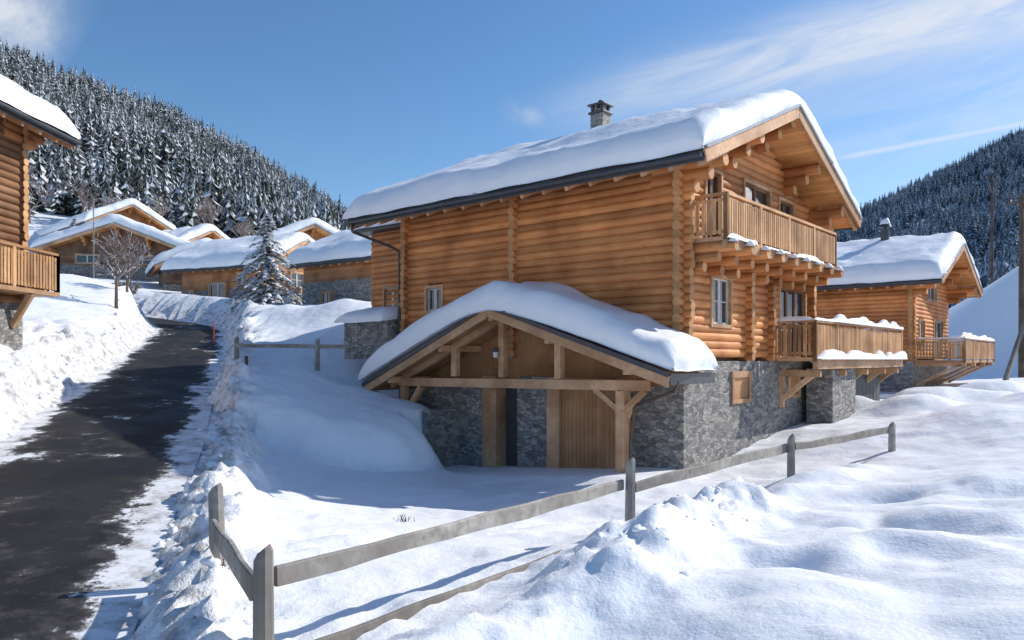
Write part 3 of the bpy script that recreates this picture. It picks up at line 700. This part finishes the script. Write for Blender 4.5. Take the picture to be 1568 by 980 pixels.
# utility poles and cables
UP=[(34.6,51,14.2),(62,97,gz(62,97)+15.5)]
for (x,y,zt_) in UP:
    st=MB();st.cyl((x,y,gz(x,y)-.5),(x,y,zt_),.2,.13,10,'bark');st.beam((x-.9,y,zt_-.6),(x+.9,y,zt_-.6),.12,.12,'bark')
    for k in (-.7,0,.7): st.cyl((x+k,y,zt_-.54),(x+k,y,zt_-.35),.05,.04,8,'white')
    st.obj('utility_pole')
cb=MB()
for k in (-.7,0,.7):
    for (A_,B_) in ((Vector((UP[0][0]+k,UP[0][1],UP[0][2]-.35)),Vector((UP[1][0]+k,UP[1][1],UP[1][2]-.35))),(Vector((48+k,30,16)),Vector((UP[0][0]+k,UP[0][1],UP[0][2]-.35)))):
        pr=None
        for i in range(17):
            t=i/16;q=A_.lerp(B_,t)-Vector((0,0,5.0*t*(1-t)))
            if pr is not None: cb.cyl(pr,q,.022,.022,5,'black')
            pr=q
cb.obj('power_cables')
sp_=MB();sp_.cyl((-39,70,9),(-39,70,18),.06,.05,8,'grey');sp_.obj('lamp_pole')
tw=MB();r_=random.Random(5)
for cx,cy,n_,sp2 in ((-1.9,13.2,18,.16),(-3.3,8.6,12,.12),(3.1,13.9,8,.12)):
    for _ in range(n_):
        x=cx+r_.gauss(0,sp2*.6);y=cy+r_.gauss(0,sp2*.6);z=gz(x,y)
        tw.cyl((x,y,z-.03),(x+r_.uniform(-.06,.06),y+r_.uniform(-.06,.06),z+r_.uniform(.03,.13)),.008,.003,4,'bark')
tw.obj('dry_grass_tuft')
# ================================================================== TREES
m,nt,b=newmat('conifer_foliage')
geo=nd(nt,'ShaderNodeNewGeometry');at=nd(nt,'ShaderNodeAttribute',attribute_name='tint').outputs['Fac'];sa=nd(nt,'ShaderNodeAttribute',attribute_name='snow').outputs['Fac']
n=noise(nt,geo.outputs['Position'],.9,4,.65);nl=noise(nt,geo.outputs['Position'],.035,3,.6)
gcol=ramp(nt,at,[(0,(.034,.044,.038)),(1,(.085,.094,.076))])
f=ramp_f(nt,mth(nt,'ADD',mth(nt,'ADD',sa,mth(nt,'MULTIPLY',mth(nt,'SUBTRACT',nl,.52),1.5)),mth(nt,'MULTIPLY',mth(nt,'SUBTRACT',n,.5),.9)),.38,.72)
nt.links.new(mixc(nt,f,gcol,(.62,.65,.69)),b.inputs['Base Color']);b.inputs['Roughness'].default_value=.8;b.inputs['Specular IOR Level'].default_value=.1
M['fol']=m
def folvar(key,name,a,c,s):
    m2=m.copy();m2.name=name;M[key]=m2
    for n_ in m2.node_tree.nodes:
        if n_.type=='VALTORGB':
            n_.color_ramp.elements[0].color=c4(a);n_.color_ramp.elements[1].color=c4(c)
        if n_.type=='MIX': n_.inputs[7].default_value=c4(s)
folvar('folhaze','hazed_conifer_foliage',(.085,.115,.145),(.14,.18,.215),(.46,.54,.64))  # distance haze painted into the colours: bluish, lifted greens and greyed snow
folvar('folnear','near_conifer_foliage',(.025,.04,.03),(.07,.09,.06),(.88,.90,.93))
def conifer_variant(r,tiers=9,sp=7,snowp=.5):
    V=[];F=[];S=[];T=[]
    for k in range(tiers):
        t=k/(tiers-1);z0=.06+.86*t;rad=(.20*(1-t)**.85+.015)*r.uniform(.8,1.2);drop=.055+.03*(1-t)
        n=max(4,int(sp*(1-t*.45)));ph=r.uniform(0,6.28)
        for i in range(n):
            a=ph+6.283*i/n+r.uniform(-.3,.3);rr=rad*r.uniform(.65,1.25);w=rr*r.uniform(.30,.5)
            ca,sa_=math.cos(a),math.sin(a);zi=z0+drop*1.1;zo=z0-drop*r.uniform(.3,1.0)
            o=len(V);V+=[(0,0,zi+.015),(ca*rr*.6-sa_*w,sa_*rr*.6+ca*w,(zi+zo)/2-.02),(ca*rr,sa_*rr,zo),(ca*rr*.6+sa_*w,sa_*rr*.6-ca*w,(zi+zo)/2-.02)]
            F+=[(o,o+1,o+2),(o,o+2,o+3)];s=1. if r.random()<snowp else 0.
            s2=s if r.random()<.6 else 1-s
            S+=[s*r.uniform(.6,1)+(1-s)*r.uniform(0,.4),s2*r.uniform(.6,1)+(1-s2)*r.uniform(0,.4)];t_=r.random();T+=[t_,t_*.8]
    return np.array(V),np.array(F),np.array(S),np.array(T)
def build_forest(name,pts,mat,snowp,seed,hmin=9,hmax=15):
    r=random.Random(seed);vs=[conifer_variant(r,snowp=snowp) for _ in range(12)]
    VV=[];FF=[];SS=[];TT=[];o=0
    for i,(x,y,z) in enumerate(pts):
        v,f,s,t=vs[i%12];h=hmin+(hmax-hmin)*r.random()**1.3;a=r.uniform(0,6.28);w=r.uniform(.8,1.25)*h
        c,sn_=math.cos(a)*w,math.sin(a)*w;lx_,ly_=r.gauss(0,.02)*h,r.gauss(0,.02)*h
        VV.append(np.stack([x+v[:,0]*c-v[:,1]*sn_+lx_*v[:,2],y+v[:,0]*sn_+v[:,1]*c+ly_*v[:,2],z-.3+v[:,2]*h],1));FF.append(f+o);o+=len(v);SS.append(np.clip(s+r.gauss(0,.12),0,1));TT.append(t*r.uniform(.4,1))
    npmesh(name,np.concatenate(VV),np.concatenate(FF),[mat],False,None,{'snow':('FACE',np.concatenate(SS)),'tint':('FACE',np.concatenate(TT))})
def scatter(n,y0,y1,r0,r1,mask=None,seed=1,pw=1.7):
    R=np.random.RandomState(seed);y=(R.uniform(y0**pw,y1**pw,n))**(1/pw);x=y*R.uniform(r0,r1,n)
    k=np.ones(n,bool) if mask is None else mask(x,y);x=x[k];y=y[k];z=Hgt(x,y);return list(zip(x,y,z))
fl_=scatter(8500,116,600,-.80,-.12,lambda x,y:(y>116+25*np.maximum(0,x/y+.35))&((y<560)|(x/y>-.5)),3)
build_forest('snowy_conifer_forest',fl_,'fol',.5,5,6,12.5)
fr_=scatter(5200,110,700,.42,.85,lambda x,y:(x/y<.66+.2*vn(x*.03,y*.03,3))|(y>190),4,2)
build_forest('hillside_conifer_forest',fr_,'folhaze',.30,6,7,13)
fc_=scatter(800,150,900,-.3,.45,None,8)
build_forest('distant_conifer_forest',fc_,'folhaze',.45,7)
def near_conifer(name,x,y,h,seed,rad=.30):
    r=random.Random(seed);E=empty(name,(x,y,gz(x,y)-.1));mb=MB();mb.cyl((0,0,0),(0,0,h*.97),.1*h/5,.015,8,'bark');mb.obj('trunk',E)
    V=[];F=[];S=[];T=[]
    k=int(24*h/5)
    for i in range(k):
        t=(i/(k-1))**1.0;z=h*(.06+.92*t);R=h*rad*(1-t)**.8+.08
        nb=max(4,int(10*(1-t*.5)))
        for j in range(nb):
            a=r.uniform(0,6.28);L=R*r.uniform(.6,1.15);ca,sa_=math.cos(a),math.sin(a);ns=max(3,int(L/.13));bs=r.random()<.75
            for q in range(ns):
                u=(q+.5)/ns;px,py=ca*L*u,sa_*L*u;pz=z-.15*L*u-.30*L*u*u
                for side in (0,1,2,3):
                    da=a+r.uniform(-1.2,1.2);l=.16*r.uniform(.6,1.3)+.05;w=.055*r.uniform(.7,1.3);dz=-r.uniform(.02,.12)
                    sn=1. if (side<2 and bs) or r.random()<.3 else 0.
                    up=.045+.03*side if sn else 0
                    cx_,sx_=math.cos(da),math.sin(da);o=len(V);w*=2.0 if sn else 1
                    V+=[(px-sx_*w,py+cx_*w,pz+up),(px+sx_*w,py-cx_*w,pz+up),(px+cx_*l+sx_*w*.3,py+sx_*l-cx_*w*.3,pz+dz+up),(px+cx_*l-sx_*w*.3,py+sx_*l+cx_*w*.3,pz+dz+up)]
                    F.append((o,o+1,o+2,o+3));S.append(sn);T.append(r.random())
    npmesh('foliage',V,F,['folnear'],False,E,{'snow':('FACE',S),'tint':('FACE',T)})
near_conifer('snow_covered_spruce',-14.3,44.0,5.4,3,.44)
near_conifer('snow_covered_spruce',-49,84,6.5,5)
m,nt,b=newmat('frosted_bark')
geo=nd(nt,'ShaderNodeNewGeometry');sepn=nd(nt,'ShaderNodeSeparateXYZ',{0:geo.outputs['Normal']})
n=noise(nt,geo.outputs['Position'],6,3)
f=ramp_f(nt,mth(nt,'ADD',sepn.outputs[2],mth(nt,'MULTIPLY',n,.8)),.55,.9)
nt.links.new(mixc(nt,f,(.17,.12,.095),(.74,.75,.78)),b.inputs['Base Color']);b.inputs['Roughness'].default_value=.8
M['frost']=m
def bare_tree(name,x,y,h,seed,depth=5,spread=.6,trunk=.28,rs=1.0):
    r=random.Random(seed);E=empty(name,(x,y,gz(x,y)-.1));mb=MB()
    def br(p,d,l,rad,k):
        q=p+d*l;mb.cyl(p,q,rad,rad*.65,4 if k>1 else 7,'frost')
        if k>=depth:return
        for _ in range(3):
            nd_=(d+Vector((r.uniform(-1,1),r.uniform(-1,1),r.uniform(-.35,.8)))*spread).normalized()
            br(p+d*l*r.uniform(.5,1),nd_,l*r.uniform(.6,.88),max(.011*rs,rad*.6),k+1)
    br(Vector((0,0,0)),Vector((0,0,1)),h*trunk,h*.02,0);mb.obj('branches',E)
bare_tree('frosted_bare_tree',-18.7,35.5,4.6,11,6,.75,.27)
bare_tree('frosted_bare_tree',-20.5,40,4.0,17,6,.9,.2)
bare_tree('frosted_bare_tree',-24.5,47,4.5,19,6,.9,.2,1.5)
k=12
for (x,y,h) in ((-64,112,11),(-57,111,10),(-50,108,10),(-45,112,11),(-72,112,11),(-38,106,9),(-33,98,9),(-28,92,8),(-22,84,7)):
    bare_tree('frosted_bare_tree',x,y,h,k,5,.85,.25,3.6);k+=1
# ================================================================== WORLD
SE=math.radians(35);sd=Vector((.93,.36,0)).normalized()
world=bpy.data.worlds.new('World');scene.world=world;world.use_nodes=True;nt=world.node_tree
bg=nt.nodes['Background'];sky=nd(nt,'ShaderNodeTexSky',sky_type='NISHITA');sky.sun_disc=False;sky.sun_elevation=SE
sky.sun_rotation=math.atan2(sd.x,sd.y);sky.altitude=800;sky.air_density=1.0;sky.dust_density=.6;sky.ozone_density=2.0
hs=nd(nt,'ShaderNodeHueSaturation',{'Saturation':1.20,'Value':1.14,'Color':sky.outputs[0]}).outputs[0]
tc=nd(nt,'ShaderNodeTexCoord').outputs['Generated'];sp=nd(nt,'ShaderNodeSeparateXYZ',{0:tc})
yy=mth(nt,'MAXIMUM',sp.outputs[1],.05);px=mth(nt,'DIVIDE',sp.outputs[0],yy);pz=mth(nt,'DIVIDE',sp.outputs[2],yy)
cv=nd(nt,'ShaderNodeCombineXYZ',{0:px,1:pz,2:0.}).outputs[0]
def gband(x0,z0,ang,wid,l0,l1,fade,grow=0.):
    ca,sa_=math.cos(ang),math.sin(ang)
    dx=mth(nt,'SUBTRACT',px,x0);dz=mth(nt,'SUBTRACT',pz,z0)
    al=mth(nt,'ADD',mth(nt,'MULTIPLY',dx,ca),mth(nt,'MULTIPLY',dz,sa_));ac=mth(nt,'SUBTRACT',mth(nt,'MULTIPLY',dz,ca),mth(nt,'MULTIPLY',dx,sa_))
    w=mth(nt,'ADD',wid,mth(nt,'MULTIPLY',mth(nt,'MAXIMUM',al,0),grow))
    g_=mth(nt,'POWER',2.718,mth(nt,'MULTIPLY',mth(nt,'POWER',mth(nt,'ABSOLUTE',mth(nt,'DIVIDE',ac,w)),2.0),-1))
    e=mth(nt,'MULTIPLY',ramp_f(nt,al,l0,l0+fade),mth(nt,'SUBTRACT',1,ramp_f(nt,al,l1-fade,l1)))
    return mth(nt,'MULTIPLY',g_,e)
mp=nd(nt,'ShaderNodeMapping',{'Vector':nd(nt,'ShaderNodeMapping',{'Vector':cv,'Rotation':(0,0,-.30)}).outputs[0],'Scale':(2.0,11,1)}).outputs[0]
nz=nd(nt,'ShaderNodeTexNoise',{'Vector':mp,'Scale':2.0,'Detail':8,'Roughness':.62,'Distortion':.7}).outputs[0]
nf=nd(nt,'ShaderNodeTexNoise',{'Vector':cv,'Scale':9,'Detail':7,'Roughness':.6}).outputs[0]
b1=mth(nt,'MULTIPLY',gband(.06,.33,.235,.032,-.05,1.6,.30,.040),ramp_f(nt,nz,.16,.56))
b2=mth(nt,'MULTIPLY',gband(.42,.265,.185,.0045,-.02,1.0,.06),.65)
b3=mth(nt,'MULTIPLY',gband(-.005,.325,0,.016,-.03,.07,.04),mth(nt,'MULTIPLY',ramp_f(nt,nf,.42,.66),.45))
b4=mth(nt,'MULTIPLY',gband(-.66,.45,-.62,.055,-.3,.09,.07),ramp_f(nt,nf,.30,.58))
b5=mth(nt,'MULTIPLY',gband(.1,.24,.24,.10,.0,1.5,.5),mth(nt,'MULTIPLY',ramp_f(nt,nz,.25,.72),.6))
tot=b1
for q in (b2,b3,b4,b5): tot=mth(nt,'MAXIMUM',tot,q)
col=mixc(nt,mth(nt,'MULTIPLY',tot,.80),hs,(6.2,6.4,6.7))
nt.links.new(col,bg.inputs['Color']);bg.inputs['Strength'].default_value=.135
sun=bpy.data.lights.new('sun','SUN');sun.energy=4.6;sun.angle=math.radians(.5);sun.color=(1,.95,.87)
so=bpy.data.objects.new('sun',sun);scene.collection.objects.link(so)
dv=Vector((sd.x*math.cos(SE),sd.y*math.cos(SE),math.sin(SE)));so.rotation_euler=dv.to_track_quat('Z','Y').to_euler();so.location=dv*50
# ================================================================== CAMERA
cam=bpy.data.cameras.new('camera');co=bpy.data.objects.new('camera',cam);scene.collection.objects.link(co)
co.location=(0,0,3);co.rotation_euler=(math.radians(90),0,0);cam.sensor_width=36;cam.lens=26.4;cam.shift_y=.0383;cam.clip_end=6000;cam.clip_start=.05
scene.camera=co
scene.view_settings.view_transform='Standard';scene.view_settings.look='None';scene.view_settings.exposure=0
print('done',len(fl_),len(fr_),len(fc_))
